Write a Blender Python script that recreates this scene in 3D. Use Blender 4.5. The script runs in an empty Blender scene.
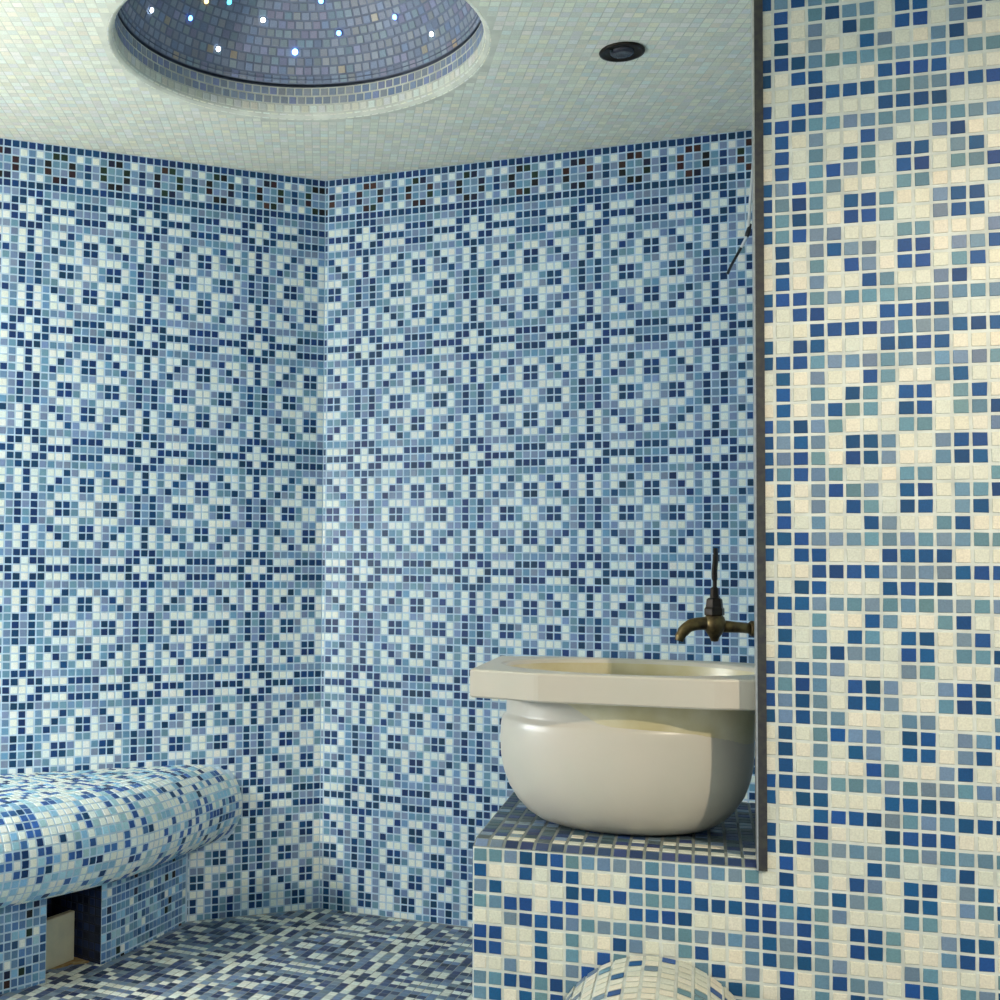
import bpy, math, random
from mathutils import Vector, Matrix
random.seed(7)
T = 0.0218            # one mosaic module (tile + joint) in metres
ZF = 46.4             # camera height above the floor, in modules
SC = bpy.context.scene
COL = SC.collection

# ------------------------------------------------------------------ camera, world, lights, exposure
PITCH, ROLL = 0.0395, 0.0088
cd = bpy.data.cameras.new('camera'); cam = bpy.data.objects.new('camera', cd); COL.objects.link(cam)
cd.sensor_width = 36; cd.lens = 36 * 1.2003
cd.shift_x = 0.1751; cd.shift_y = 0.0148; cd.clip_start = 0.02
cp, sp, cr, sr = math.cos(PITCH), math.sin(PITCH), math.cos(ROLL), math.sin(ROLL)
Rt = Vector((1, 0, 0)); Fw = Vector((0, cp, sp)); Up = Vector((0, -sp, cp))
Rc = cr * Rt + sr * Up; Uc = -sr * Rt + cr * Up
cam.matrix_world = Matrix.Translation((0, 0, ZF * T)) @ Matrix((Rc, Uc, -Fw)).transposed().to_4x4()
SC.camera = cam

w = bpy.data.worlds.new('room_air'); SC.world = w; w.use_nodes = True
bg = w.node_tree.nodes['Background']; bg.inputs[0].default_value = (0.78, 0.86, 0.88, 1); bg.inputs[1].default_value = 0.70
SC.view_settings.view_transform = 'Standard'; SC.view_settings.look = 'None'
SC.view_settings.gamma = 1; SC.view_settings.use_curve_mapping = False
SC.view_settings.exposure = 0.0

def P3(x, y, z): return Vector((x * T, y * T, (z + ZF) * T))
def lamp(name, kind, loc, power, color, size=.1, target=None, spot=None, blend=.5):
    l = bpy.data.lights.new(name, kind); l.energy = power; l.color = color
    if kind == 'SPOT':
        l.spot_size = spot; l.spot_blend = blend; l.shadow_soft_size = size
    elif kind == 'AREA':
        l.size = size; l.shape = 'DISK'
    else: l.shadow_soft_size = size
    o = bpy.data.objects.new(name, l); COL.objects.link(o); o.location = P3(*loc)
    if target: o.rotation_euler = (P3(*target) - P3(*loc)).to_track_quat('-Z', 'Y').to_euler()
    return o
LAMP_FRONT = (52, -12, 50)
lamp('spot_lamp_light', 'SPOT', LAMP_FRONT, 135, (1, .84, .66), .03, (38, 76, -13), math.radians(54), .85)
FILL_GLOBE_POWER = 140          # radiance of two unseen globes added to brighten the room

# ------------------------------------------------------------------ materials
def principled(name):
    m = bpy.data.materials.new(name); m.use_nodes = True
    nt = m.node_tree; return m, nt, nt.nodes['Principled BSDF']
def tile_mat(name, rough=.42, film=False):
    m, nt, b = principled(name)
    at = nt.nodes.new('ShaderNodeAttribute'); at.attribute_name = 'tint'
    tc = nt.nodes.new('ShaderNodeTexCoord')
    nz = nt.nodes.new('ShaderNodeTexNoise'); nz.inputs['Scale'].default_value = 420; nz.inputs['Detail'].default_value = 3
    rp = nt.nodes.new('ShaderNodeMapRange'); rp.inputs[1].default_value = .3; rp.inputs[2].default_value = .7
    rp.inputs[3].default_value = .90; rp.inputs[4].default_value = 1.10
    mul = nt.nodes.new('ShaderNodeVectorMath'); mul.operation = 'SCALE'
    nt.links.new(tc.outputs['Object'], nz.inputs['Vector']); nt.links.new(nz.outputs['Fac'], rp.inputs[0])
    nt.links.new(at.outputs['Color'], mul.inputs[0]); nt.links.new(rp.outputs[0], mul.inputs['Scale'])
    nt.links.new(mul.outputs[0], b.inputs['Base Color'])
    b.inputs['Roughness'].default_value = rough
    b.inputs['IOR'].default_value = 1.5; b.inputs['Specular IOR Level'].default_value = .3
    nb = nt.nodes.new('ShaderNodeTexNoise'); nb.inputs['Scale'].default_value = 60
    bp = nt.nodes.new('ShaderNodeBump'); bp.inputs['Strength'].default_value = .12; bp.inputs['Distance'].default_value = .002
    nt.links.new(tc.outputs['Object'], nb.inputs['Vector']); nt.links.new(nb.outputs['Fac'], bp.inputs['Height'])
    nt.links.new(bp.outputs[0], b.inputs['Normal'])
    if film:
        mf = nt.nodes.new('ShaderNodeMath'); mf.operation = 'MULTIPLY'; mf.inputs[1].default_value = 420
        nt.links.new(at.outputs['Alpha'], mf.inputs[0]); nt.links.new(mf.outputs[0], b.inputs['Thin Film Thickness'])
        b.inputs['Thin Film IOR'].default_value = 1.45
    return m
def plain_mat(name, color, rough=.6, metal=0, noise=.12, scale=40, color2=None, bump=0):
    m, nt, b = principled(name)
    tc = nt.nodes.new('ShaderNodeTexCoord')
    nz = nt.nodes.new('ShaderNodeTexNoise'); nz.inputs['Scale'].default_value = scale; nz.inputs['Detail'].default_value = 5
    mx = nt.nodes.new('ShaderNodeMix'); mx.data_type = 'RGBA'
    c2 = color2 or tuple(c * (1 - noise * 2) for c in color)
    mx.inputs[6].default_value = (*color, 1); mx.inputs[7].default_value = (*c2, 1)
    rp = nt.nodes.new('ShaderNodeMapRange'); rp.inputs[1].default_value = .35; rp.inputs[2].default_value = .7
    nt.links.new(tc.outputs['Object'], nz.inputs['Vector']); nt.links.new(nz.outputs['Fac'], rp.inputs[0])
    nt.links.new(rp.outputs[0], mx.inputs[0]); nt.links.new(mx.outputs[2], b.inputs['Base Color'])
    b.inputs['Roughness'].default_value = rough; b.inputs['Metallic'].default_value = metal
    if bump:
        bp = nt.nodes.new('ShaderNodeBump'); bp.inputs['Strength'].default_value = bump; bp.inputs['Distance'].default_value = .002
        nt.links.new(nz.outputs['Fac'], bp.inputs['Height']); nt.links.new(bp.outputs[0], b.inputs['Normal'])
    return m
GLASS = tile_mat('glass_mosaic')
GLASS_NEAR = tile_mat('pearly_glass_mosaic', .46, True)
GLASS_CEIL = tile_mat('pale_ceiling_mosaic', .40)
GROUT = plain_mat('pale_grout', (.54, .71, .84), .8, scale=30)
GROUT_WARM = plain_mat('cream_grout', (.70, .74, .68), .8, scale=30)
GROUT_GREY = plain_mat('grey_floor_grout', (.30, .36, .40), .8, scale=20, color2=(.42, .38, .27))
GROUT_CEIL = plain_mat('ceiling_grout', (.80, .81, .66), .8, scale=20)
GROUT_DOME = plain_mat('dome_grout', (.24, .28, .36), .8, scale=20)
MARBLE = plain_mat('pale_marble', (.54, .50, .42), .32, scale=9, color2=(.50, .48, .40))
BRONZE = plain_mat('aged_bronze', (.060, .040, .022), .42, .75, scale=60, color2=(.20, .14, .05), bump=.3)
DARKB = plain_mat('dark_bronze', (.030, .022, .016), .45, .7, scale=60, bump=.3)
STEEL = plain_mat('brushed_steel', (.032, .032, .040), .5, .3, scale=120, color2=(.055, .058, .048))
STEELB = plain_mat('bright_steel_edge', (.62, .62, .60), .3, .9, scale=100)
STONE = plain_mat('beige_stone', (.50, .50, .36), .6, scale=25, color2=(.42, .43, .33))
RUST = plain_mat('rusty_stain', (.30, .16, .04), .8, scale=60, color2=(.42, .36, .20))
WHITEP = plain_mat('white_cable_plastic', (.75, .78, .75), .4)
BLACKP = plain_mat('black_cable_plastic', (.012, .014, .018), .4)
CHROME = plain_mat('dull_chrome', (.05, .07, .075), .25, .8, scale=80, color2=(.02, .03, .03))
LENS = plain_mat('dark_lens', (.03, .03, .045), .12)
def emit_mat(name, color, s):
    m, nt, b = principled(name)
    b.inputs['Base Color'].default_value = (*color, 1)
    b.inputs['Emission Color'].default_value = (*color, 1); b.inputs['Emission Strength'].default_value = s
    return m

# ------------------------------------------------------------------ mesh helpers
def tag(o, label=None, cat=None, group=None, kind=None):
    if label: o['label'] = label
    if cat: o['category'] = cat
    if group: o['group'] = group
    if kind: o['kind'] = kind
    return o
def empty(name, loc=(0, 0, -ZF)):
    o = bpy.data.objects.new(name, None); COL.objects.link(o); o.location = P3(*loc); o.empty_display_size = .05
    return o
class MB:
    """collects faces (module units) with a tint per vertex"""
    def __init__(s): s.v = []; s.f = []; s.m = []; s.c = []
    def add(s, pts, faces, mat=0, tint=(.5, .5, .5, 0)):
        k = len(s.v); s.v += [tuple(p) for p in pts]; s.c += [tint] * len(pts)
        s.f += [tuple(k + i for i in f) for f in faces]; s.m += [mat] * len(faces)
    def quad(s, a, b, c, d, mat=0, tint=(.5, .5, .5, 0)): s.add([a, b, c, d], [(0, 1, 2, 3)], mat, tint)
    def box(s, o, ax, ay, az, mat=0, tint=(.5, .5, .5, 0)):
        o, ax, ay, az = map(Vector, (o, ax, ay, az))
        p = [o + ax * i + ay * j + az * k for k in (0, 1) for j in (0, 1) for i in (0, 1)]
        s.add(p, [(0, 2, 3, 1), (4, 5, 7, 6), (0, 1, 5, 4), (2, 6, 7, 3), (0, 4, 6, 2), (1, 3, 7, 5)], mat, tint)
    def tile(s, c4, n, tint, h=.055, bev=.03):
        """c4: the four corners (counter-clockwise seen from n)"""
        c = (c4[0] + c4[1] + c4[2] + c4[3]) / 4
        top = [p + (c - p).normalized() * bev * 1.4 + n * h for p in c4]
        low = [p + n * .01 for p in c4]
        s.add(low + top, [(4, 5, 6, 7), (0, 1, 5, 4), (1, 2, 6, 5), (2, 3, 7, 6), (3, 0, 4, 7)], 1, tint)
    def build(s, name, mats, parent=None, smooth=False, base=None):
        me = bpy.data.meshes.new(name)
        b = Vector(base) if base else Vector((0, 0, -ZF))
        ps = [((x - b.x) * T, (y - b.y) * T, (z - b.z) * T) for x, y, z in s.v]
        me.from_pydata(ps, [], s.f)
        for m in mats: me.materials.append(m)
        me.polygons.foreach_set('material_index', s.m)
        a = me.attributes.new('tint', 'FLOAT_COLOR', 'POINT')
        a.data.foreach_set('color', [q for c in s.c for q in c])
        if smooth: me.polygons.foreach_set('use_smooth', [True] * len(me.polygons))
        me.update()
        o = bpy.data.objects.new(name, me); COL.objects.link(o)
        if parent:
            o.parent = parent
            pb = getattr(parent, 'location')
            o.location = (b.x * T - pb.x, b.y * T - pb.y, (b.z + ZF) * T - pb.z)
        else: o.location = P3(*b)
        return o

# ------------------------------------------------------------------ tile colours
def jit(c, a=.16, hue=.06, iris=0):
    k = 1 + random.uniform(-a, a); h = random.uniform(-hue, hue)
    return (min(1, c[0] * k * (1 + h)), min(1, c[1] * k), min(1, c[2] * k * (1 - h)), iris)
def tint(ch, warm=0):
    if ch == 'W':
        base = random.choice([(.80, .87, .79), (.82, .86, .77), (.77, .86, .82), (.82, .85, .80)])
        if warm: base = random.choice([(.70, .69, .56), (.74, .70, .57), (.66, .68, .57)])
        return jit(base, .035, .02, random.uniform(.2, .9) * .5)
    if ch == 'L':
        base = random.choice([(.155, .28, .44), (.14, .29, .42), (.19, .27, .44), (.15, .30, .40), (.20, .28, .42)])
        if warm: base = random.choice([(.12, .235, .33), (.11, .24, .31), (.14, .225, .34), (.12, .25, .30), (.15, .235, .32)])
        return jit(base, .14, .08, random.uniform(.1, .5))
    if ch == 'D':
        base = random.choice([(.008, .046, .150), (.007, .054, .145), (.010, .040, .148), (.008, .050, .12)])
        if warm: base = random.choice([(.008, .070, .21), (.008, .078, .20), (.012, .065, .22)])
        return jit(base, .25, .1, 0)
    if ch == 'K':
        base = random.choice([(.010, .012, .014), (.012, .018, .05), (.014, .035, .022), (.055, .025, .022), (.03, .012, .018), (.010, .012, .014)])
        return jit(base, .3, .1, 0)
    if ch == 'C': return jit(random.choice([(.30, .56, .70), (.26, .50, .70), (.38, .62, .70)]), .15, .08, .6)
    if ch == 'G': return jit(random.choice([(.15, .23, .33), (.19, .27, .36), (.14, .21, .34), (.20, .27, .31)]), .2, .08, .3)
    if ch == 'S': return jit(random.choice([(.06, .10, .12), (.05, .09, .11), (.08, .11, .12)]), .2, .1, 0)
    if ch == 'B': return jit(random.choice([(.04, .12, .36), (.03, .10, .32), (.05, .15, .36)]), .25, .1, 0)
    if ch == 'R': return jit(random.choice([(.12, .26, .46), (.15, .28, .46), (.10, .21, .42), (.14, .30, .42)]), .2, .08, .2)
    if ch == 'N': return jit(random.choice([(.02, .045, .12), (.03, .05, .14), (.025, .05, .10), (.05, .08, .17)]), .3, .1, 0)
    return (.5, .5, .5, 0)
ROWS = ['WWDDDDLL', 'WDDWWWDD', 'DDLLLLLL', 'DWLWWDLW', 'DWLWDLWD', 'DWLDLLWD', 'LDLLWWWL', 'LDLWDDLW']
def motif(d, r):
    d %= 15; r %= 15
    d = min(d, 15 - d); r = min(r, 15 - r)
    return ROWS[r][d]
def border(e, j):           # j 0 (top) .. 5, e = column in the cycle of seven
    if j in (0, 5): return 'D'
    e %= 7
    if j in (1, 4): return 'KKLWLWL'[e]
    return 'LLKLDLK'[e]

H = .405                     # half a tile, in modules
class Plane:
    """vertical wall: point X0,Y0 at s=0, direction th, z of row 0"""
    def __init__(s, X0, Y0, Z0, th):
        s.o = Vector((X0, Y0, 0)); s.z0 = Z0; s.t = Vector((math.cos(th), math.sin(th), 0)); s.n = Vector((math.sin(th), -math.cos(th), 0))
    def p(s, a, z, off=0): q = s.o + s.t * a + s.n * off; return Vector((q.x, q.y, z))
    def tile(s, mb, col, row, tn, lo=-1e9, hi=1e9, zlo=-1e9, zhi=1e9):
        a, b = max(col - H, lo), min(col + H, hi); z = s.z0 - row; c, d = max(z - H, zlo), min(z + H, zhi)
        if b - a < .12 or d - c < .12: return
        j = lambda: random.uniform(-.018, .018)
        mb.tile([s.p(a + j(), c + j()), s.p(b + j(), c + j()), s.p(b + j(), d + j()), s.p(a + j(), d + j())], s.n, tn)
    def backing(s, mb, a, b, z0, z1, thick=3):
        mb.box(s.p(a, z0), s.p(b, z0) - s.p(a, z0), -s.n * thick, (0, 0, z1 - z0))
ZC = 52.4; FL = -ZF + 0.0; SL = -18.79
WL = Plane(-37.135, 148.789, 43.924, .3694)
WR = Plane(5.231, 160.801, 43.924, -.3842)
WP = Plane(28.654, 74.830, 29.708, -.3034)

# ------------------------------------------------------------------ back walls
def wall_rows(pl, cols, mb, lo, hi, phase7, bottom_shift):
    for c in cols:
        for j in range(6): pl.tile(mb, c, j - 8, tint(border(c - phase7, j)), lo, hi, -1e9, ZC - .05)
        for i in range(-2, 91):
            ch = motif(c, i)
            if i >= 88: ch = motif(c + bottom_shift, i - 81)
            pl.tile(mb, c, i, tint(ch), lo, hi, FL + .05)
mb = MB(); WL.backing(mb, -24, 41.5, FL, ZC); wall_rows(WL, range(-24, 41), mb, -24, 39.42, 3, 4)
wall_back_left = tag(mb.build('wall_back_left', [GROUT, GLASS]), kind='structure')
mb = MB(); WR.backing(mb, -5.95, 56, FL, ZC); wall_rows(WR, range(-6, 54), mb, -5.9, 53.1, 0, 4)
wall_back_right = tag(mb.build('wall_back_right', [GROUT, GLASS]), kind='structure')
# wall on the left, beyond the end of the bench
q = WL.p(-24, 0); WS = Plane(q.x, q.y, 43.924, .3694 + math.pi / 4)
mb = MB(); WS.backing(mb, -72, 2.5, FL, ZC)
for c in range(-70, 0):
    for j in range(6): WS.tile(mb, c, j - 8, tint(border(c, j)), -72, -.1, -1e9, ZC - .05)
    for i in range(-2, 91): WS.tile(mb, c, i, tint(motif(c + 6, i)), -72, -.1, FL + .05)
wall_left = tag(mb.build('wall_left', [GROUT, GLASS]), kind='structure')
# side wall hidden behind the metal edge, carries the tap
pa = WP.p(3.0, 0, -2.2); pb_ = WR.p(53.2, 0)
th = math.atan2(pb_.y - pa.y, pb_.x - pa.x)
WQ = Plane(pb_.x, pb_.y, 43.924, th - math.pi)
ln = math.hypot(pb_.x - pa.x, pb_.y - pa.y)
mb = MB(); WQ.n = Vector((-math.sin(th), math.cos(th), 0)); WQ.t = Vector((-math.cos(th), -math.sin(th), 0))
mb.box(WQ.p(-1, FL), WQ.t * (ln + 1), -WQ.n * 3, (0, 0, ZC - FL))
for c in range(0, int(ln)):
    for j in range(6): WQ.tile(mb, c + .5, j - 8, tint(border(c, j)), 0, ln, -1e9, ZC - .05)
    for i in range(-2, 91): WQ.tile(mb, c + .5, i, tint(motif(c, i)), 0, ln, FL + .05)
wall_right = tag(mb.build('wall_right', [GROUT, GLASS]), kind='structure')
# the near wall with the wide panel on the right
mb = MB(); EDGE = -1.3
mb.box(WP.p(EDGE, FL), WP.t * 33, -WP.n * 2.2, (0, 0, ZC - FL)); mb.quad(WP.p(-1.5, FL, .004), WP.p(EDGE, FL, .004), WP.p(EDGE, SL, .004), WP.p(-1.5, SL, .004))
for c in range(-1, 32):
    for i in range(-22, 76): WP.tile(mb, c, i, tint(motif(c, i), 1), EDGE + .1 if i < 49 else -1.45, 1e9, FL + .05)
wall_front = tag(mb.build('wall_front', [GROUT_WARM, GLASS_NEAR]), kind='structure')

# ------------------------------------------------------------------ floor
fth = math.radians(-24); fo = Vector((.86, 146.07, 0)); ft = Vector((math.cos(fth), math.sin(fth), 0)); fn_ = Vector((-math.sin(fth), math.cos(fth), 0))
def inside(x, y):
    for pl in (WL, WR):
        if (Vector((x, y, 0)) - pl.o).dot(pl.n) < .4: return False
    if (Vector((x, y, 0)) - WS.o).dot(WS.n) < .4: return False
    return True
mb = MB(); mb.box((-90, 10, FL - 3), (170, 0, 0), (0, 170, 0), (0, 0, 3))
for a in range(-90, 80):
    for b in range(-110, 40):
        c = fo + ft * (a + .5) + fn_ * (b + .5)
        if c.y < 30 or not inside(c.x, c.y): continue
        if c.x > .372 * c.y + 2 and c.y > 76: continue
        if c.y < 74 and abs(c.x - 10) > 34: continue
        ch = motif(a - 7, b - 7)
        ch = {'D': 'W', 'W': 'N', 'L': 'G'}[ch]
        if random.random() < .05: ch = random.choice('WNGL')
        tn = jit((.74, .78, .68), .12, .04, .3) if ch == 'W' else tint(ch)
        mb.tile([Vector((*(c + ft * i * H * 1.08 + fn_ * j * H * 1.08).xy, FL)) for i, j in ((-1, -1), (1, -1), (1, 1), (-1, 1))], Vector((0, 0, 1)), tn, .05)
floor = tag(mb.build('floor', [GROUT_GREY, GLASS]), kind='structure')

# ------------------------------------------------------------------ ceiling with its recessed star dome
DC = Vector((-3.0, 121.0, 0)); DR = 18.75; LIP = .8
def ceil_tint(): return jit(random.choice([(.86, .87, .70), (.88, .86, .70), (.84, .88, .74), (.87, .88, .68), (.87, .86, .76)]), .09, .04, .5)
mb = MB(); N = 96
def sq(a, R=None):
    dx, dy = math.cos(a), math.sin(a)
    k = min((95 if dx > 0 else 90) / max(abs(dx), 1e-6), (62 if dy > 0 else 165) / max(abs(dy), 1e-6))
    return Vector((DC.x + dx * k, DC.y + dy * k, ZC))
def ring(R, z, a): return Vector((DC.x + R * math.cos(a), DC.y + R * math.sin(a), z))
angs = sorted(set([2 * math.pi * i / N for i in range(N)] + [math.atan2(y, x) % (2 * math.pi) for x, y in ((95, 62), (-90, 62), (-90, -165), (95, -165))]))
for a, b in zip(angs, angs[1:] + [angs[0] + 2 * math.pi]):
    mb.quad(ring(DR + LIP, ZC, b), ring(DR + LIP, ZC, a), sq(a), sq(b), 0)
for i in range(-85, 88):
    for j in range(-105, 60):
        x, y = DC.x + i + .5, DC.y + j + .5
        if math.hypot(i + .5, j + .5) < DR + LIP + .7 or y < 60: continue
        if not inside(x, y) or x > .372 * y + 3: continue
        if math.hypot(x - 29.9, y - 120.5) < 2.3: continue
        mb.tile([Vector((x + u * H, y + v * H, ZC)) for u, v in ((-1.1, 1.1), (1.1, 1.1), (1.1, -1.1), (-1.1, -1.1))], Vector((0, 0, -1)), ceil_tint(), .015, .006)
ceiling = tag(mb.build('ceiling', [GROUT_CEIL, GLASS_CEIL]), kind='structure')
# profile of the recess: (radius, height) rounded lip, short wall, crease, spherical cap
prof = []
for k in range(5):
    a = math.pi / 2 * k / 4; prof.append((DR + LIP - LIP * math.sin(a), ZC + LIP - LIP * math.cos(a)))
prof += [(DR, ZC + 2.4), (DR, ZC + 3.6)]
RS = (DR ** 2 + 15 ** 2) / 30; z_c = ZC + 4.0 + 15 - RS
a0 = math.asin(min(1, DR / RS)); M = 22
if 15 < RS: a0 = a0
cap = [(RS * math.sin(a0 * (1 - k / M)), z_c + RS * math.cos(a0 * (1 - k / M))) for k in range(M + 1)]
crease = [(DR, ZC + 3.6), (DR + 1.3, ZC + 3.7), (DR + 1.3, ZC + 4.35), (DR - .35, ZC + 4.4)]
def dome_tint(z):
    if z < ZC + 1.3: return ceil_tint()
    if z < ZC + 3.7: return jit(random.choice([(.32, .38, .44), (.28, .35, .46), (.36, .40, .42), (.30, .34, .48)]), .12, .06, .5)
    r = random.random()
    if r < .008: return jit((.50, .42, .30), .2, .1, .4)
    return jit(random.choice([(.31, .35, .43), (.34, .38, .44), (.28, .34, .45), (.36, .40, .43), (.33, .34, .46), (.30, .38, .42)]), .16, .08, .5)
mb = MB()
def revolve(mb, pr, N=96, mat=0):
    for (r0, h0), (r1, h1) in zip(pr, pr[1:]):
        for i in range(N):
            a, b = 2 * math.pi * i / N, 2 * math.pi * (i + 1) / N
            mb.quad(ring(r0, h0, a), ring(r0, h0, b), ring(r1, h1, b), ring(r1, h1, a), mat)
revolve(mb, prof, 96, 2); revolve(mb, crease); revolve(mb, cap[:-1] + [(0.01, cap[-1][1])])
def tile_rows(mb, pts, fine=1.0):
    """walk a profile polyline, laying rings of tiles one module wide"""
    L = [0]
    for (r0, h0), (r1, h1) in zip(pts, pts[1:]): L.append(L[-1] + math.hypot(r1 - r0, h1 - h0))
    def at(s):
        for k in range(len(L) - 1):
            if s <= L[k + 1] or k == len(L) - 2:
                f = (s - L[k]) / (L[k + 1] - L[k]); return (pts[k][0] + f * (pts[k + 1][0] - pts[k][0]), pts[k][1] + f * (pts[k + 1][1] - pts[k][1]))
    n = int(L[-1] / fine)
    for k in range(n):
        (r0, h0), (r1, h1) = at((k + .5 - H) * fine), at((k + .5 + H) * fine)
        cnt = max(3, int(2 * math.pi * (r0 + r1) / 2 / fine)); off = random.random()
        for i in range(cnt):
            a = 2 * math.pi * (i + off) / cnt; da = 2 * math.pi / cnt * H
            c4 = [ring(r0, h0, a - da), ring(r0, h0, a + da), ring(r1, h1, a + da), ring(r1, h1, a - da)]
            nn = (c4[1] - c4[0]).cross(c4[3] - c4[0]).normalized()
            cc = Vector((DC.x, DC.y, ZC)) - c4[0]
            if nn.dot(cc) < 0: nn = -nn; c4.reverse()
            mb.tile(c4, nn, dome_tint((h0 + h1) / 2), .06, .03)
tile_rows(mb, prof); tile_rows(mb, cap)
dome = mb.build('dome', [GROUT_DOME, GLASS_CEIL, GROUT_CEIL], ceiling)
dome['label'] = 'recessed dome lined with slate blue mosaic'

# ------------------------------------------------------------------ picture pixel -> direction, used once to set out points in the room
def ray(x, y): return Fw + (x - 324.9) / 1200.3 * Rc - (y - 514.8) / 1200.3 * Uc
def onz(x, y, z): d = ray(x, y); return d * (z / d.z)
def ondepth(x, y, Y): d = ray(x, y); return d * (Y / d.y)
# star lights on the dome
stars = [(151, 10, 'w', 'white star light by the left rim of the dome'), (190, 18, 'b', 'blue star light near the left side of the dome'),
         (206, 1, 'y', 'amber star light high on the left half of the dome'), (229, 2, 'c', 'turquoise star light beside the amber one high in the dome'),
         (263, 20, 'w', 'small white star light midway up the middle of the dome'), (321, 1, 'b', 'blue star light highest in the middle of the dome'),
         (339, 33, 'b', 'pale blue star light right of the dome centre'), (395, 17, 'b', 'deep blue star light high on the right half of the dome'),
         (432, 34, 'w', 'white star light nearest the right rim of the dome'), (218, 49, 'w', 'bright white star light low on the left half of the dome'),
         (295, 52, 'B', 'large blue star light lowest in the dome above its front rim')]
STARM = {'w': emit_mat('star_white', (.75, .88, 1), 9), 'b': emit_mat('star_blue', (.12, .33, 1), 7), 'B': emit_mat('star_blue_bright', (.22, .45, 1), 11),
         'y': emit_mat('star_amber', (1, .75, .25), 4), 'c': emit_mat('star_turquoise', (.1, .6, .9), 4)}
RINGM = plain_mat('star_light_ring', (.3, .32, .36), .3, .6)
sc = Vector((DC.x, DC.y, z_c))
for x, y, c, lab in stars:
    d = ray(x, y).normalized(); b = -2 * d.dot(sc); cc = sc.length_squared - (RS - .12) ** 2
    t = (-b + math.sqrt(b * b - 4 * cc)) / 2; pnt = d * t; n = (sc - pnt).normalized()
    u = n.orthogonal().normalized(); v = n.cross(u)
    e = empty('star_light', tuple(pnt)); tag(e, lab, 'star light', 'star lights in the dome')
    for nm, r0, r1, hh, mm in (('ring', .30, .46, .10, RINGM), ('lamp_tip', 0.0, .31 if c != 'B' else .40, .16, STARM[c])):
        m2 = MB(); K = 14
        for i in range(K):
            a, b2 = 2 * math.pi * i / K, 2 * math.pi * (i + 1) / K
            ca = u * math.cos(a) + v * math.sin(a); cb = u * math.cos(b2) + v * math.sin(b2)
            m2.quad(pnt + ca * r1, pnt + cb * r1, pnt + cb * (r1 * .8) + n * hh, pnt + ca * (r1 * .8) + n * hh)
            m2.quad(pnt + ca * (r1 * .8) + n * hh, pnt + cb * (r1 * .8) + n * hh, pnt + cb * r0 + n * hh, pnt + ca * r0 + n * hh)
        m2.build(nm, [mm], e, True, tuple(pnt))

# ------------------------------------------------------------------ lathe helper (round things about a vertical axis)
def lathe(mb, c, pr, N=48, mat=0, ax=None):
    c = Vector(c)
    A = Vector(ax).normalized() if ax else Vector((0, 0, 1))
    u = A.orthogonal().normalized() if ax else Vector((1, 0, 0)); v = A.cross(u)
    k = len(mb.v); pts = []
    for r, h in pr:
        for i in range(N):
            a = 2 * math.pi * i / N; pts.append(c + A * h + (u * math.cos(a) + v * math.sin(a)) * r)
    fs = []
    for j in range(len(pr) - 1):
        for i in range(N):
            i2 = (i + 1) % N; fs.append((j * N + i, j * N + i2, (j + 1) * N + i2, (j + 1) * N + i))
    mb.add(pts, fs, mat)
def tube(mb, pts, rad, N=14, flat=None, mat=0):
    pts = [Vector(p) for p in pts]; rad = rad if isinstance(rad, (list, tuple)) else [rad] * len(pts)
    rings = []; prev = None
    for i, p in enumerate(pts):
        d = (pts[min(i + 1, len(pts) - 1)] - pts[max(i - 1, 0)]).normalized()
        if prev is None: u = d.orthogonal().normalized()
        else: u = (prev - d * prev.dot(d)).normalized()
        prev = u; v = d.cross(u)
        r = rad[i] if isinstance(rad[i], tuple) else (rad[i], rad[i])
        rings += [p + u * math.cos(2 * math.pi * k / N) * r[0] + v * math.sin(2 * math.pi * k / N) * r[1] for k in range(N)]
    fs = [(j * N + i, j * N + (i + 1) % N, (j + 1) * N + (i + 1) % N, (j + 1) * N + i) for j in range(len(pts) - 1) for i in range(N)]
    fs += [tuple(range(N))[::-1], tuple((len(pts) - 1) * N + i for i in range(N))]
    mb.add(rings, fs, mat)
def smooth_path(P, n=6):
    P = [Vector(p) for p in P]; out = []
    Q = [P[0] * 2 - P[1]] + P + [P[-1] * 2 - P[-2]]
    for i in range(1, len(Q) - 2):
        for k in range(n):
            t = k / n; a, b, c, d = Q[i - 1], Q[i], Q[i + 1], Q[i + 2]
            out.append(.5 * ((2 * b) + (c - a) * t + (2 * a - 5 * b + 4 * c - d) * t * t + (3 * b - a - 3 * c + d) * t ** 3))
    return out + [P[-1]]

# ------------------------------------------------------------------ pedestal under the basin
SL = -18.79; PD = 20.0
PATCH = {-19: 'LDLLWDDWLLD', -18: 'LWDLWDDWLDL', -17: 'LWWDLWWLDWW'}
ped = empty('basin_pedestal', tuple(WP.p(-9, -ZF, -10)))
tag(ped, 'low mosaic-tiled pedestal block carrying the marble basin', 'pedestal')
mb = MB(); mb.box(WP.p(-19.5, FL), WP.t * (19.5 + EDGE), -WP.n * PD, (0, 0, SL - FL))
for c in range(-19, -1):
    for i in range(49, 76):
        r = i - 51
        ch = motif(c, r)
        if c in PATCH: ch = PATCH[c][i - 49] if i - 49 < 11 else motif(c + 3, r + 4)
        WP.tile(mb, c, i, tint(ch, 1), -19.5, EDGE, FL + .05)
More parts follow.
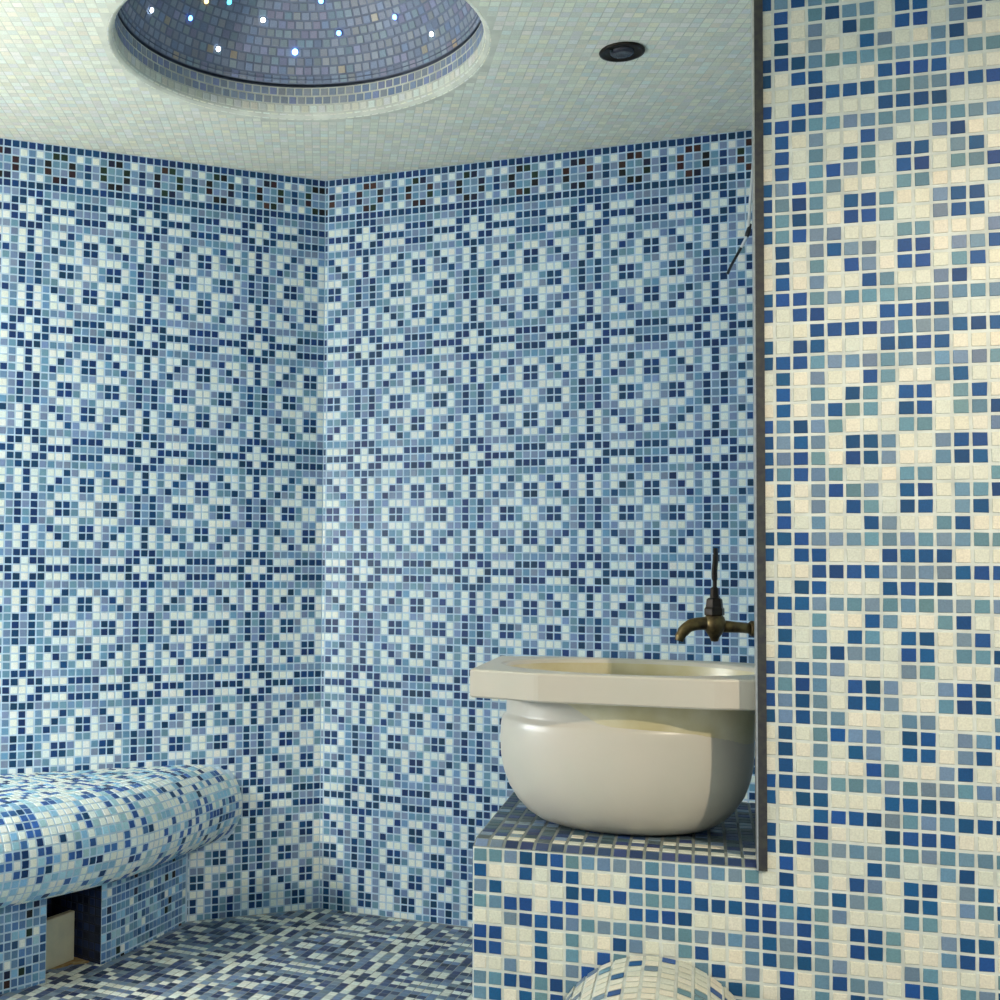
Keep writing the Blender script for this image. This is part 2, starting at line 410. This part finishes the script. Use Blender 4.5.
# left flank
WF = Plane(0, 0, WP.z0, 0); WF.o = WP.p(-19.5, 0, 0); WF.t = WP.n; WF.n = -WP.t
for c in range(0, 20):
    for i in range(49, 76):
        z = WP.z0 - i
        if z - H < FL: continue
        c4 = [WF.o + WF.t * (-(c + .5) + s * H) + Vector((0, 0, z + k * H)) for s, k in ((-1, -1), (1, -1), (1, 1), (-1, 1))]
        mb.tile(c4, WF.n, tint(motif(c, i), 1))
mb.box(WP.p(EDGE, FL, -2.25), WP.t * 4.1, -WP.n * (PD - 2.25), (0, 0, SL - FL))
mb.build('body', [GROUT_WARM, GLASS_NEAR], ped)
mb = MB()
RISE = .34      # the first row of tiles slopes up from the front edge
mb.box(WP.p(-19.5, SL, -1), WP.t * (19.5 + EDGE), -WP.n * (PD - 1), (0, 0, RISE)); mb.box(WP.p(EDGE, SL, -2.25), WP.t * 4.1, -WP.n * (PD - 2.25), (0, 0, RISE))
mb.add([WP.p(-19.5, SL), WP.p(EDGE, SL), WP.p(EDGE, SL + RISE, -1), WP.p(-19.5, SL + RISE, -1), WP.p(-19.5, SL, -1), WP.p(EDGE, SL, -1)], [(0, 1, 2, 3), (0, 3, 4), (1, 5, 2)])
for c in range(-19, 3):
    for k in range(0, 20):
        if c > -2 and k < 3: continue
        ch = 'N' if k == 0 else ('W' if k == 1 else random.choice('SSSNNG'))  # dark tones behind the front rows put the slab's shade into its colour
        if k == 0 and c < -17: ch = 'G'
        if k in (1, 3) and random.random() < (.12 if k == 1 else .5): ch = 'S' if k == 1 else 'W'
        q = WP.p(c, SL + (RISE if k else RISE / 2), -(k + .5)); tz = 0 if k else RISE * H
        mb.tile([q + WP.t * a * H + WP.n * b * H - Vector((0, 0, b * tz)) for a, b in ((-1, 1), (1, 1), (1, -1), (-1, -1))], Vector((0, 0, 1)), tint(ch, 1), .05)
mb.build('top_slab', [plain_mat('slab_grout', (.24, .27, .25), .8), GLASS_NEAR], ped)  # grout darkened as well, to carry the shade on the slab
SLT = SL + RISE + .06

# ------------------------------------------------------------------ marble basin
BC = Vector((21.95, 86.0, 0)); hb, ch_ = 10.45, 4.75; SQ = .745
zt, zb = -7.25, -9.2
basin = empty('washbasin', (BC.x, BC.y, SLT)); tag(basin, 'pale marble hammam basin with an angular rim on the tiled pedestal', 'basin')
nn, tt = -WP.n * SQ, WP.t
def octo(h, c, z):
    P = [(-h, -h + c), (-h + c, -h), (h - c, -h), (h, -h + c), (h, h - c), (h - c, h), (-h + c, h), (-h, h - c)]
    return [Vector(((BC + tt * a + nn * b).x, (BC + tt * a + nn * b).y, z)) for a, b in P]
def loft(mb, loops):
    n = len(loops[0]); pts = [p for l in loops for p in l]
    mb.add(pts, [(j * n + i, j * n + (i + 1) % n, (j + 1) * n + (i + 1) % n, (j + 1) * n + i) for j in range(len(loops) - 1) for i in range(n)])
mb = MB()
def V2(p, z): return Vector((p.x, p.y, z))
def circ8(r, z, n=64):
    a0_ = math.atan2(tt.y, tt.x)
    return [V2(BC + tt * r * math.cos(2 * math.pi * i / n) + nn * r * math.sin(2 * math.pi * i / n), z) for i in range(n)]
def octn(h, c, z, n=64):      # octagon resampled along n directions so that it lofts to circles
    out = []
    for i in range(n):
        a = 2 * math.pi * i / n; x, y = math.cos(a), math.sin(a)
        cy_ = c * .40; k = min(h / max(abs(x), 1e-9), h / max(abs(y), 1e-9), (h / c + h / cy_ - 1) / (abs(x) / c + abs(y) / cy_))
        q = BC + tt * x * k + nn * y * k; out.append(Vector((q.x, q.y, z)))
    return out
n_ = 256
loft(mb, [circ8(9.0, zb, n_), octn(hb - .12, ch_, zb, n_), octn(hb, ch_, zb + .12, n_), octn(hb, ch_, zt - .15, n_), octn(hb - .05, ch_, zt - .05, n_), octn(hb - .2, ch_, zt, n_),
          circ8(9.25, zt + .02, n_), circ8(9.0, zt - .08, n_), circ8(8.85, zt - .3, n_)])
rim = mb.build('rim', [MARBLE], basin, False, (BC.x, BC.y, SLT))
mb = MB()
def bowl_loft(mb, pr_, dx=-.50, n=96):
    loft(mb, [[V2(BC + tt * (dx + r * math.cos(2 * math.pi * i / n)) + nn * r * math.sin(2 * math.pi * i / n), z) for i in range(n)] for r, z in pr_])
bowl_loft(mb, [(a * .95, b) for a, b in [(8.78, zb + .1), (8.78, -10.6), (8.82, -10.8), (9.02, -10.95), (9.12, -11.15), (9.2, -11.6), (9.25, -12.6), (9.18, -13.8), (8.95, -14.9), (8.55, -15.9), (7.95, -16.8), (7.15, -17.6), (6.3, -18.1), (5.5, -18.3), (5.2, SLT), (0.01, SLT)]])
bowl = mb.build('bowl', [MARBLE], basin, True, (BC.x, BC.y, SLT))
STAIN = plain_mat('stained_marble', (.50, .44, .24), .3, scale=14, color2=(.62, .58, .42))
mb = MB(); bowl_loft(mb, [(8.85, zt - .3), (8.75, zt - .8), (8.6, -9), (8.3, -12), (7.2, -15), (4, -16.6), (.01, -17)], 0)
mb.build('inner_bowl', [STAIN], basin, True, (BC.x, BC.y, SLT))['label'] = 'yellowish stained inside of the basin'

# ------------------------------------------------------------------ tap on the side wall
TD = 95.5
def tp(x, y, dy=0): return ondepth(x, y, TD + dy)
tapb = tp(757, 629); kx = 0
wall_hit = WQ.o + WQ.t * ((tapb - WQ.o).dot(WQ.t)); wall_pt = Vector((tapb.x, tapb.y, tapb.z))
dist = (tapb - WQ.o).dot(WQ.n)
tap = empty('water_tap', tuple(tp(714, 628))); tag(tap, 'small aged bronze tap on the side wall above the marble basin', 'tap')
base = tuple(tp(714, 628))
c0 = tp(714.5, 626)
mb = MB()
lathe(mb, c0, [(.01, -1.25), (.28, -1.2), (.38, -.9), (.62, -.55), (.85, -.1), (.88, .3), (.75, .7), (.62, .85)], 24)
tube(mb, [c0 + Vector((.3, 0, 0)), tp(740, 627.5), tp(751, 628.5)], [.5, .42, .42], 18)
mb.build('body', [BRONZE], tap, True, base)
mb = MB()
lathe(mb, c0, [(.60, .75), (.80, .9), (.80, 1.35), (.70, 1.5), (.62, 2.1), (.52, 2.2), (.35, 2.25), (.01, 2.25)], 6)
mb.build('bonnet', [DARKB], tap, False, base)
mb = MB()
sp_ = smooth_path([tp(714, 624), tp(703, 623.5), tp(692, 625), tp(685, 629.5), tp(680.5, 636), tp(679, 641)], 5)
tube(mb, sp_, [.52] * 6 + [.50] * 6 + [.46] * 6 + [.40] * 4 + [.36] * 4, 18)
mb.build('spout', [BRONZE], tap, True, base)
mb = MB()
lv = smooth_path([tp(714.5, 601), tp(714.5, 592), tp(714.8, 583), tp(714.5, 572), tp(715.5, 560), tp(715.8, 548)], 5)
tw = [(.34, .34)] * 4 + [(.36, .30)] * 4 + [(.16, .16)] * 4 + [(.30, .20)] * 5 + [(.34, .18)] * 5 + [(.28, .16)] * 4
tube(mb, lv, tw[:len(lv)], 12)
mb.build('handle', [DARKB], tap, True, base)
mb = MB()
lathe(mb, tp(750, 628.6), [(.01, -.05), (.5, -.05), (.62, .1), (.62, .5), (.8, .6), (.85, .9), (.9, dist + .35), (.01, dist + .35)], 20, 0, Vector((1, .05, 0)))
mb.build('wall_flange', [BRONZE], tap, True, base)

# ------------------------------------------------------------------ bench along the left
bz_top, bz_bot = -26.3, -37.0
plan = smooth_path([(-15.2, 160.6, 0), (-17.2, 156.5, 0), (-20.9, 148.2, 0), (-24.9, 140.2, 0), (-30.0, 134.0, 0), (-36.5, 128.0, 0), (-46, 121.0, 0), (-60, 112, 0)], 24)
acc = [0]
for a, b in zip(plan, plan[1:]): acc.append(acc[-1] + (b - a).length)
def at_plan(s):
    s = max(0, min(acc[-1] - 1e-4, s))
    lo_, hi_ = 0, len(acc) - 1
    while hi_ - lo_ > 1:
        m_ = (lo_ + hi_) // 2
        if acc[m_] <= s: lo_ = m_
        else: hi_ = m_
    f = (s - acc[lo_]) / (acc[hi_] - acc[lo_]); p = plan[lo_].lerp(plan[hi_], f)
    i0, i1 = max(0, lo_ - 8), min(len(plan) - 1, hi_ + 8)
    d = (plan[i1] - plan[i0]).normalized()
    return p, Vector((-d.y, d.x, 0))     # outward = to the room
SMAX = acc[-1]
pr_b = [(-26, bz_top), (-1.2, bz_top)]
zc_, rz = (bz_top + bz_bot) / 2, (bz_top - bz_bot) / 2
for k in range(0, 17):
    a = math.pi / 2 - math.pi * k / 16; pr_b.append((-.6 + 5.9 * math.cos(a) ** .9 if math.cos(a) > 0 else -.6, zc_ + rz * math.sin(a)))
def bench_pt(s, u, z):
    p, o = at_plan(s); q = p + o * u; return Vector((q.x, q.y, z))
bench = empty('tiled_bench', (-30, 140, -ZF)); tag(bench, 'rounded mosaic-tiled bench built along the left wall', 'bench')
def clamp(p):
    for pl in (WL, WS):
        d = (p - pl.o).dot(pl.n)
        if d < .12: p = p + pl.n * (.12 - d)
    return p
def clipw(p):   # inside the room, in front of the back wall
    return (p - WL.o).dot(WL.n) > .13 and (p - WS.o).dot(WS.n) > .13
mb = MB(); step = 1.0; S = 0
NS = int(SMAX)
for i in range(NS):
    for (u0, z0), (u1, z1) in zip(pr_b, pr_b[1:]):
        if u0 < -20: u0 = -14 if i > 26 else -20
        if not any(clipw(bench_pt(i + ii, uu, 0)) for ii in (0, 1) for uu in (u0, u1)): continue
        mb.quad(*[clamp(p) for p in (bench_pt(i, u0, z0), bench_pt(i + 1, u0, z0), bench_pt(i + 1, u1, z1), bench_pt(i, u1, z1))])
Lp = [0]
for (u0, z0), (u1, z1) in zip(pr_b[1:], pr_b[2:]): Lp.append(Lp[-1] + math.hypot(u1 - u0, z1 - z0))
tot = Lp[-1]
def prof_at(v):
    if v < 0: return (-1.2 + v, bz_top)
    for k in range(len(Lp) - 1):
        if v <= Lp[k + 1] or k == len(Lp) - 2:
            f = (v - Lp[k]) / (Lp[k + 1] - Lp[k]); a, b = pr_b[1 + k], pr_b[2 + k]
            return (a[0] + f * (b[0] - a[0]), a[1] + f * (b[1] - a[1]))
FN = .86
for i in range(int((NS - 1) / FN)):
    for j in range(-22, int(tot)):
        s = (i + .5) * FN
        (u0, z0), (u1, z1) = prof_at(j + .5 - H), prof_at(j + .5 + H)
        c4 = [bench_pt(s - H * FN, u1, z1), bench_pt(s - H * FN, u0, z0), bench_pt(s + H * FN, u0, z0), bench_pt(s + H * FN, u1, z1)]
        if sum(clipw(p) for p in c4) < 2: continue
        c4 = [clamp(p) for p in c4]
        nrm = (c4[1] - c4[0]).cross(c4[3] - c4[0])
        if nrm.length < 1e-6: continue
        nrm.normalize()
        if nrm.z < 0 and (j < tot * .4): nrm = -nrm; c4.reverse()
        elif j >= tot * .4 and nrm.dot(at_plan(s)[1]) < 0: nrm = -nrm; c4.reverse()
        ch = motif(i + 4, j + 6)
        if random.random() < .42: ch = random.choice('WWWWWDC')
        if ch == 'L': ch = 'C'
        if ch == 'D' and random.random() < .75: ch = 'B'
        mb.tile(c4, nrm, tint(ch, 0), .07)
mb.build('seat', [GROUT, GLASS], bench)
# riser with its niche
def s_near(x, y):
    return min(range(len(plan)), key=lambda k: (plan[k] - Vector((x, y, 0))).length)
s_a, s_b = acc[s_near(-25.1, 139.6)], acc[s_near(-30.2, 133.8)]
mb = MB()
def riser_strip(s0, s1, z0, z1):
    n = max(1, int(s1 - s0))
    for k in range(n):
        a, b = s0 + (s1 - s0) * k / n, s0 + (s1 - s0) * (k + 1) / n
        mb.quad(*[clamp(p) for p in (bench_pt(a, 0, z0), bench_pt(a, 0, z1), bench_pt(b, 0, z1), bench_pt(b, 0, z0))])
RM = [MB(), MB()]
s_0 = next(k * .1 for k in range(400) if clipw(bench_pt(k * .1, 0, 0)))
mb = RM[0]; riser_strip(s_0 - .1, s_a, FL, bz_bot + .3); mb = RM[1]; riser_strip(s_b, SMAX, FL, bz_bot + .3)
for i in range(int(SMAX / FN) - 1):
    right = i < int((s_a - s_0) / FN)
    s = s_a - (.5 + i) * FN if right else s_b + (.5 + i - int((s_a - s_0) / FN)) * FN; mb = RM[0] if right else RM[1]
    if s > SMAX - 1: continue
    for j in range(0, 10):
        z = bz_bot - .5 - j
        zl = max(z - H, FL + .04)
        if z + H < FL: continue
        x0, x1 = s - H * FN, s + H * FN
        c4 = [bench_pt(x0, 0, zl), bench_pt(x1, 0, zl), bench_pt(x1, 0, z + H), bench_pt(x0, 0, z + H)]
        if not all(clipw(p) for p in c4): continue
        nr = at_plan(s)[1]
        if (c4[1] - c4[0]).cross(c4[3] - c4[0]).dot(nr) < 0: c4.reverse()
        r = random.random(); chh = 'R' if r < .62 else ('D' if r < .76 else ('C' if r < .90 else ('W' if r < .96 else 'K')))
        tn = tint(chh, 0)
        if chh == 'D': tn = jit((.03, .10, .24), .3, .1, 0)
        mb.tile(c4, nr, tn, .07)
for mb in RM: mb.build('riser', [GROUT, GLASS], bench)
# niche: side walls, back and floor in dark navy mosaic
pA, pB = bench_pt(s_a, 0, 0), bench_pt(s_b, 0, 0)
inw = Vector((-.80, .60, 0)).normalized(); dep = 8.6
mb = MB()
top = bz_bot + .25
def V(p, z): return Vector((p.x, p.y, z))
mb.quad(V(pA, FL), V(pA, top), V(pA + inw * dep, top), V(pA + inw * dep, FL), 0)
mb.quad(V(pB, FL), V(pB + inw * dep, FL), V(pB + inw * dep, top), V(pB, top), 0)
mb.quad(V(pA + inw * dep, FL), V(pA + inw * dep, top), V(pB + inw * dep, top), V(pB + inw * dep, FL), 0)
mb.quad(V(pA, top), V(pB, top), V(pB + inw * dep, top), V(pA + inw * dep, top), 0)
for st, dr, ln_, nr in ((pA, inw, dep, (pB - pA)), (pB, inw, dep, (pA - pB)), (pA + inw * dep, (pB - pA).normalized(), (pB - pA).length, -inw)):
    nr = nr.normalized()
    nr = (nr - dr * nr.dot(dr)).normalized()
    for i in range(int(ln_)):
        for j in range(10):
            z = bz_bot - .5 - j; zl = max(z - H, FL + .03)
            if z + H < FL: continue
            a = st + dr * (i + .5 - H); b = st + dr * (i + .5 + H)
            c4 = [V(a, zl), V(b, zl), V(b, z + H), V(a, z + H)]
            if (c4[1] - c4[0]).cross(c4[3] - c4[0]).dot(nr) < 0: c4.reverse()
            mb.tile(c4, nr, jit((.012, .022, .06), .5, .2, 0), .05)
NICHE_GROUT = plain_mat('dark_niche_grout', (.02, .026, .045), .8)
mb.build('niche_lining', [NICHE_GROUT, GLASS], bench)['label'] = 'dark navy tiled niche opening'
# stone board in the niche
b1 = Vector((-28.6, 141.2, 0)); b2_ = Vector((-31.2, 137.0, 0)); dd = (b2_ - b1).normalized(); bn = Vector((dd.y, -dd.x, 0))
if bn.dot(inw) < 0: bn = -bn
mb = MB(); e_ = .12
L_ = (b2_ - b1).length; hh = 5.6
o_ = V(b1, FL + .05)
prof4 = [(0, 0), (L_, 0), (L_, hh), (0, hh)]
ins = [(e_, e_), (L_ - e_, e_), (L_ - e_, hh - e_), (e_, hh - e_)]
pts = [o_ + dd * a + Vector((0, 0, b)) - bn * 0 for a, b in ins] + [o_ + dd * a + Vector((0, 0, b)) + bn * e_ for a, b in prof4] + [o_ + dd * a + Vector((0, 0, b)) + bn * .8 for a, b in prof4]
mb.add(pts, [(0, 1, 2, 3)] + [(i, (i + 1) % 4, 4 + (i + 1) % 4, 4 + i) for i in range(4)] + [(4 + i, 4 + (i + 1) % 4, 8 + (i + 1) % 4, 8 + i) for i in range(4)] + [(11, 10, 9, 8)])
tag(mb.build('stone_board', [STONE], None, False, (b1.x, b1.y, FL)), 'small beige stone board standing inside the dark bench niche', 'board')
# rusty stain on the floor in front of the niche (thin deposit following the floor)
mb = MB(); cpt = onz(74, 962, FL); K = 22; pts = [Vector((cpt.x, cpt.y, FL + .09))]
for i in range(K):
    a = 2 * math.pi * i / K; r = 1.5 * (1 + .35 * math.sin(3 * a + 1) + random.uniform(-.15, .15))
    pts.append(Vector((cpt.x, cpt.y, FL + .065)) + dd * math.cos(a) * r * 1.7 + bn * math.sin(a) * r * .8)
mb.add(pts, [(0, 1 + i, 1 + (i + 1) % K) for i in range(K)])
tag(mb.build('rust_deposit', [RUST], None, True, (cpt.x, cpt.y, FL)), 'rusty brown deposit on the floor at the foot of the bench niche', 'stain')

# ------------------------------------------------------------------ rounded tiled hump in front of the pedestal
hump = empty('tiled_hump', tuple(WP.p(-8.5, -ZF, 8))); tag(hump, 'rounded cream mosaic hump low in front of the pedestal', 'bench end')
# arch profile across s, extruded towards the viewer
hr = 6.55; hz = -24.75 - hr; hs = -7.75
mb = MB()
def hp(a, k):    # a angle, k distance in front of the wall
    return WP.p(hs + hr * math.cos(a), hz + hr * math.sin(a), k)
def hq(a, k): return WP.p(hs + (hr - .05) * math.cos(a), hz + (hr - .05) * math.sin(a), k)
def hull(a0_, a1_, k0, k1, mat=0): mb.quad(hq(a0_, k0), hq(a0_, k1), hq(a1_, k1), hq(a1_, k0), mat)
A = [math.pi * k / 60 for k in range(61)]
for a, b in zip(A, A[1:]): hull(a, b, 0.14, 22)
mb.quad(WP.p(hs + hr, hz, .05), WP.p(hs + hr, FL, .05), WP.p(hs + hr, FL, 22), WP.p(hs + hr, hz, 22))
mb.quad(WP.p(hs - hr, hz, .05), WP.p(hs - hr, hz, 22), WP.p(hs - hr, FL, 22), WP.p(hs - hr, FL, .05))
mb.add([hp(a, 22) for a in A] + [WP.p(hs - hr, FL, 22), WP.p(hs + hr, FL, 22)], [tuple(range(63))])
na = int(math.pi * hr)
for i in range(na):
    for k in range(22):
        a = (i + .5) / hr; c4 = [hp(a - H / hr, k + .6 - H), hp(a - H / hr, k + .6 + H), hp(a + H / hr, k + .6 + H), hp(a + H / hr, k + .6 - H)]
        nr = (hp(a, 0) - WP.p(hs, hz, 0)).normalized()
        if (c4[1] - c4[0]).cross(c4[3] - c4[0]).dot(nr) < 0: c4.reverse()
        r = random.random(); mb.tile(c4, nr, tint('W' if r < .76 else ('L' if r < .89 else 'D'), 1), .035, .02)
for sd in (-1, 1):
    for k in range(22):
        for j in range(int(hz - FL)):
            z = hz - .5 - j
            q = WP.p(hs + sd * hr, z, k + .6); nr = WP.t * sd
            c4 = [q + WP.n * a * H + Vector((0, 0, b * H)) for a, b in ((-1, -1), (1, -1), (1, 1), (-1, 1))]
            if (c4[1] - c4[0]).cross(c4[3] - c4[0]).dot(nr) < 0: c4.reverse()
            mb.tile(c4, nr, tint(random.choice('WWWLD'), 1), .07)
mb.build('shell', [GROUT_WARM, GLASS_NEAR], hump)

# ------------------------------------------------------------------ metal edge of the near wall
mb = MB(); z0, z1 = SL - .05, ZC
mb.box(WP.p(-1.62, z0, -.6), WP.t * .52, WP.n * .85, (0, 0, z1 - z0))
tr = mb.build('trim_1', [STEEL]); tag(tr, 'dark brushed metal edge strip on the near wall', None, None, 'structure')
mb = MB(); mb.box(WP.p(-1.72, z0 - .02, -1.8), WP.t * .10, WP.n * 1.95, (0, 0, z1 - z0))
lipo = mb.build('edge_lip', [STEELB], tr); lipo['label'] = 'thin bright edge of the strip'

# ------------------------------------------------------------------ recessed ceiling spotlight, unlit
spc = (29.9, 120.5, ZC)
sl = empty('ceiling_spotlight', spc); tag(sl, 'small unlit round spotlight set in the pale ceiling', 'spotlight')
mb = MB(); lathe(mb, spc, [(2.2, .02), (2.3, -.1), (2.25, -.22), (1.95, -.28), (1.8, -.14), (.01, -.12)], 40); mb.build('frame', [DARKB], sl, True, spc)
mb = MB(); lathe(mb, spc, [(1.25, -.1), (1.2, -.3), (.9, -.42), (.5, -.36), (.01, -.34)], 32); mb.build('lamp_lens', [LENS], sl, True, spc)
mb = MB(); lathe(mb, (spc[0] - 1.2, spc[1] - .5, ZC - .1), [(.2, .0), (.2, -.2), (.14, -.3), (.01, -.32)], 12); mb.build('screw', [CHROME], sl, True, spc)

# out of view: a lit ceiling spot, and two globes added as fill light
LB = emit_mat('lamp_glow', (1, .85, .65), 6); LG = emit_mat('fill_globe_glow', (1, .985, .96), FILL_GLOBE_POWER)
FILL_GLOBES = [tuple(WS.p(-44, 4, 7)), tuple(WS.p(-68, 4, 7))]
c = LAMP_FRONT; e = empty('ceiling_spotlight', (c[0], c[1], ZC)); tag(e, 'metal can spotlight lit on the ceiling behind the viewer', 'spotlight')
ax_ = Vector((36 + 0 - c[0], 76 - c[1], -10 - c[2])).normalized()
mb = MB(); lathe(mb, c, [(1.7, .3), (1.9, .3), (1.9, -2.6), (1.5, -3.2), (.01, -3.2)], 28, 0, ax_); tube(mb, [Vector(c) - ax_ * 2.5, (c[0], c[1], ZC)], .3, 8); mb.build('can', [CHROME], e, True, (c[0], c[1], ZC))
mb = MB(); lathe(mb, c, [(1.7, -.3), (.01, -.3)], 24, 0, ax_); mb.build('lamp_lens', [LB], e, True, (c[0], c[1], ZC))
for g, lab in zip(FILL_GLOBES, ('added unseen globe fill light on the left wall nearer the bench', 'added unseen globe fill light on the left wall farther from the bench')):
    e = empty('fill_globe', g); tag(e, lab, 'added fill light')
    d_ = (Vector(g) - WS.o).dot(WS.n)
    mb = MB(); lathe(mb, Vector(g) - WS.n * (d_ - .1), [(.01, .6), (2.0, .6), (2.2, .3), (2.2, 0)], 24, 0, WS.n)
    tube(mb, [Vector(g) - WS.n * (d_ - .4), Vector(g) - Vector((0, 0, 4.4)) - WS.n * (d_ * .5), Vector(g) - Vector((0, 0, 4.3))], .3, 10); mb.build('bracket', [CHROME], e, True, g)
    mb = MB(); lathe(mb, g, [(4.2 * math.sin(math.pi * k / 16), -4.2 * math.cos(math.pi * k / 16)) for k in range(17)], 24); mb.build('globe', [LG], e, True, g)

# ------------------------------------------------------------------ loose cable by the metal edge
YD = 128
cb = empty('loose_cable', tuple(ondepth(768, 112, YD))); tag(cb, 'thin white and black cable hanging loose beside the metal wall edge', 'cable')
bs = tuple(ondepth(768, 112, YD))
mb = MB(); tube(mb, smooth_path([ondepth(774, 106, YD), ondepth(762, 108, YD), ondepth(755, 128, YD), ondepth(753, 165, YD), ondepth(750.5, 197, YD), ondepth(748.5, 227, YD)], 6), .16, 8)
mb.build('white_wire', [WHITEP], cb, True, bs)
mb = MB(); tube(mb, [ondepth(750.5, 224, YD), ondepth(748, 233, YD), ondepth(746.5, 237, YD)], [.14, .3, .2], 8)
tube(mb, smooth_path([ondepth(742, 246, YD), ondepth(736, 257, YD), ondepth(731, 266, YD), ondepth(727.5, 274, YD)], 4), .15, 8)
mb.build('black_wire', [BLACKP], cb, True, bs)
mb = MB(); tube(mb, [ondepth(747.5, 233, YD), ondepth(745, 240, YD), ondepth(741, 248, YD)], .16, 8)
mb.build('bare_wire', [WHITEP], cb, True, bs)
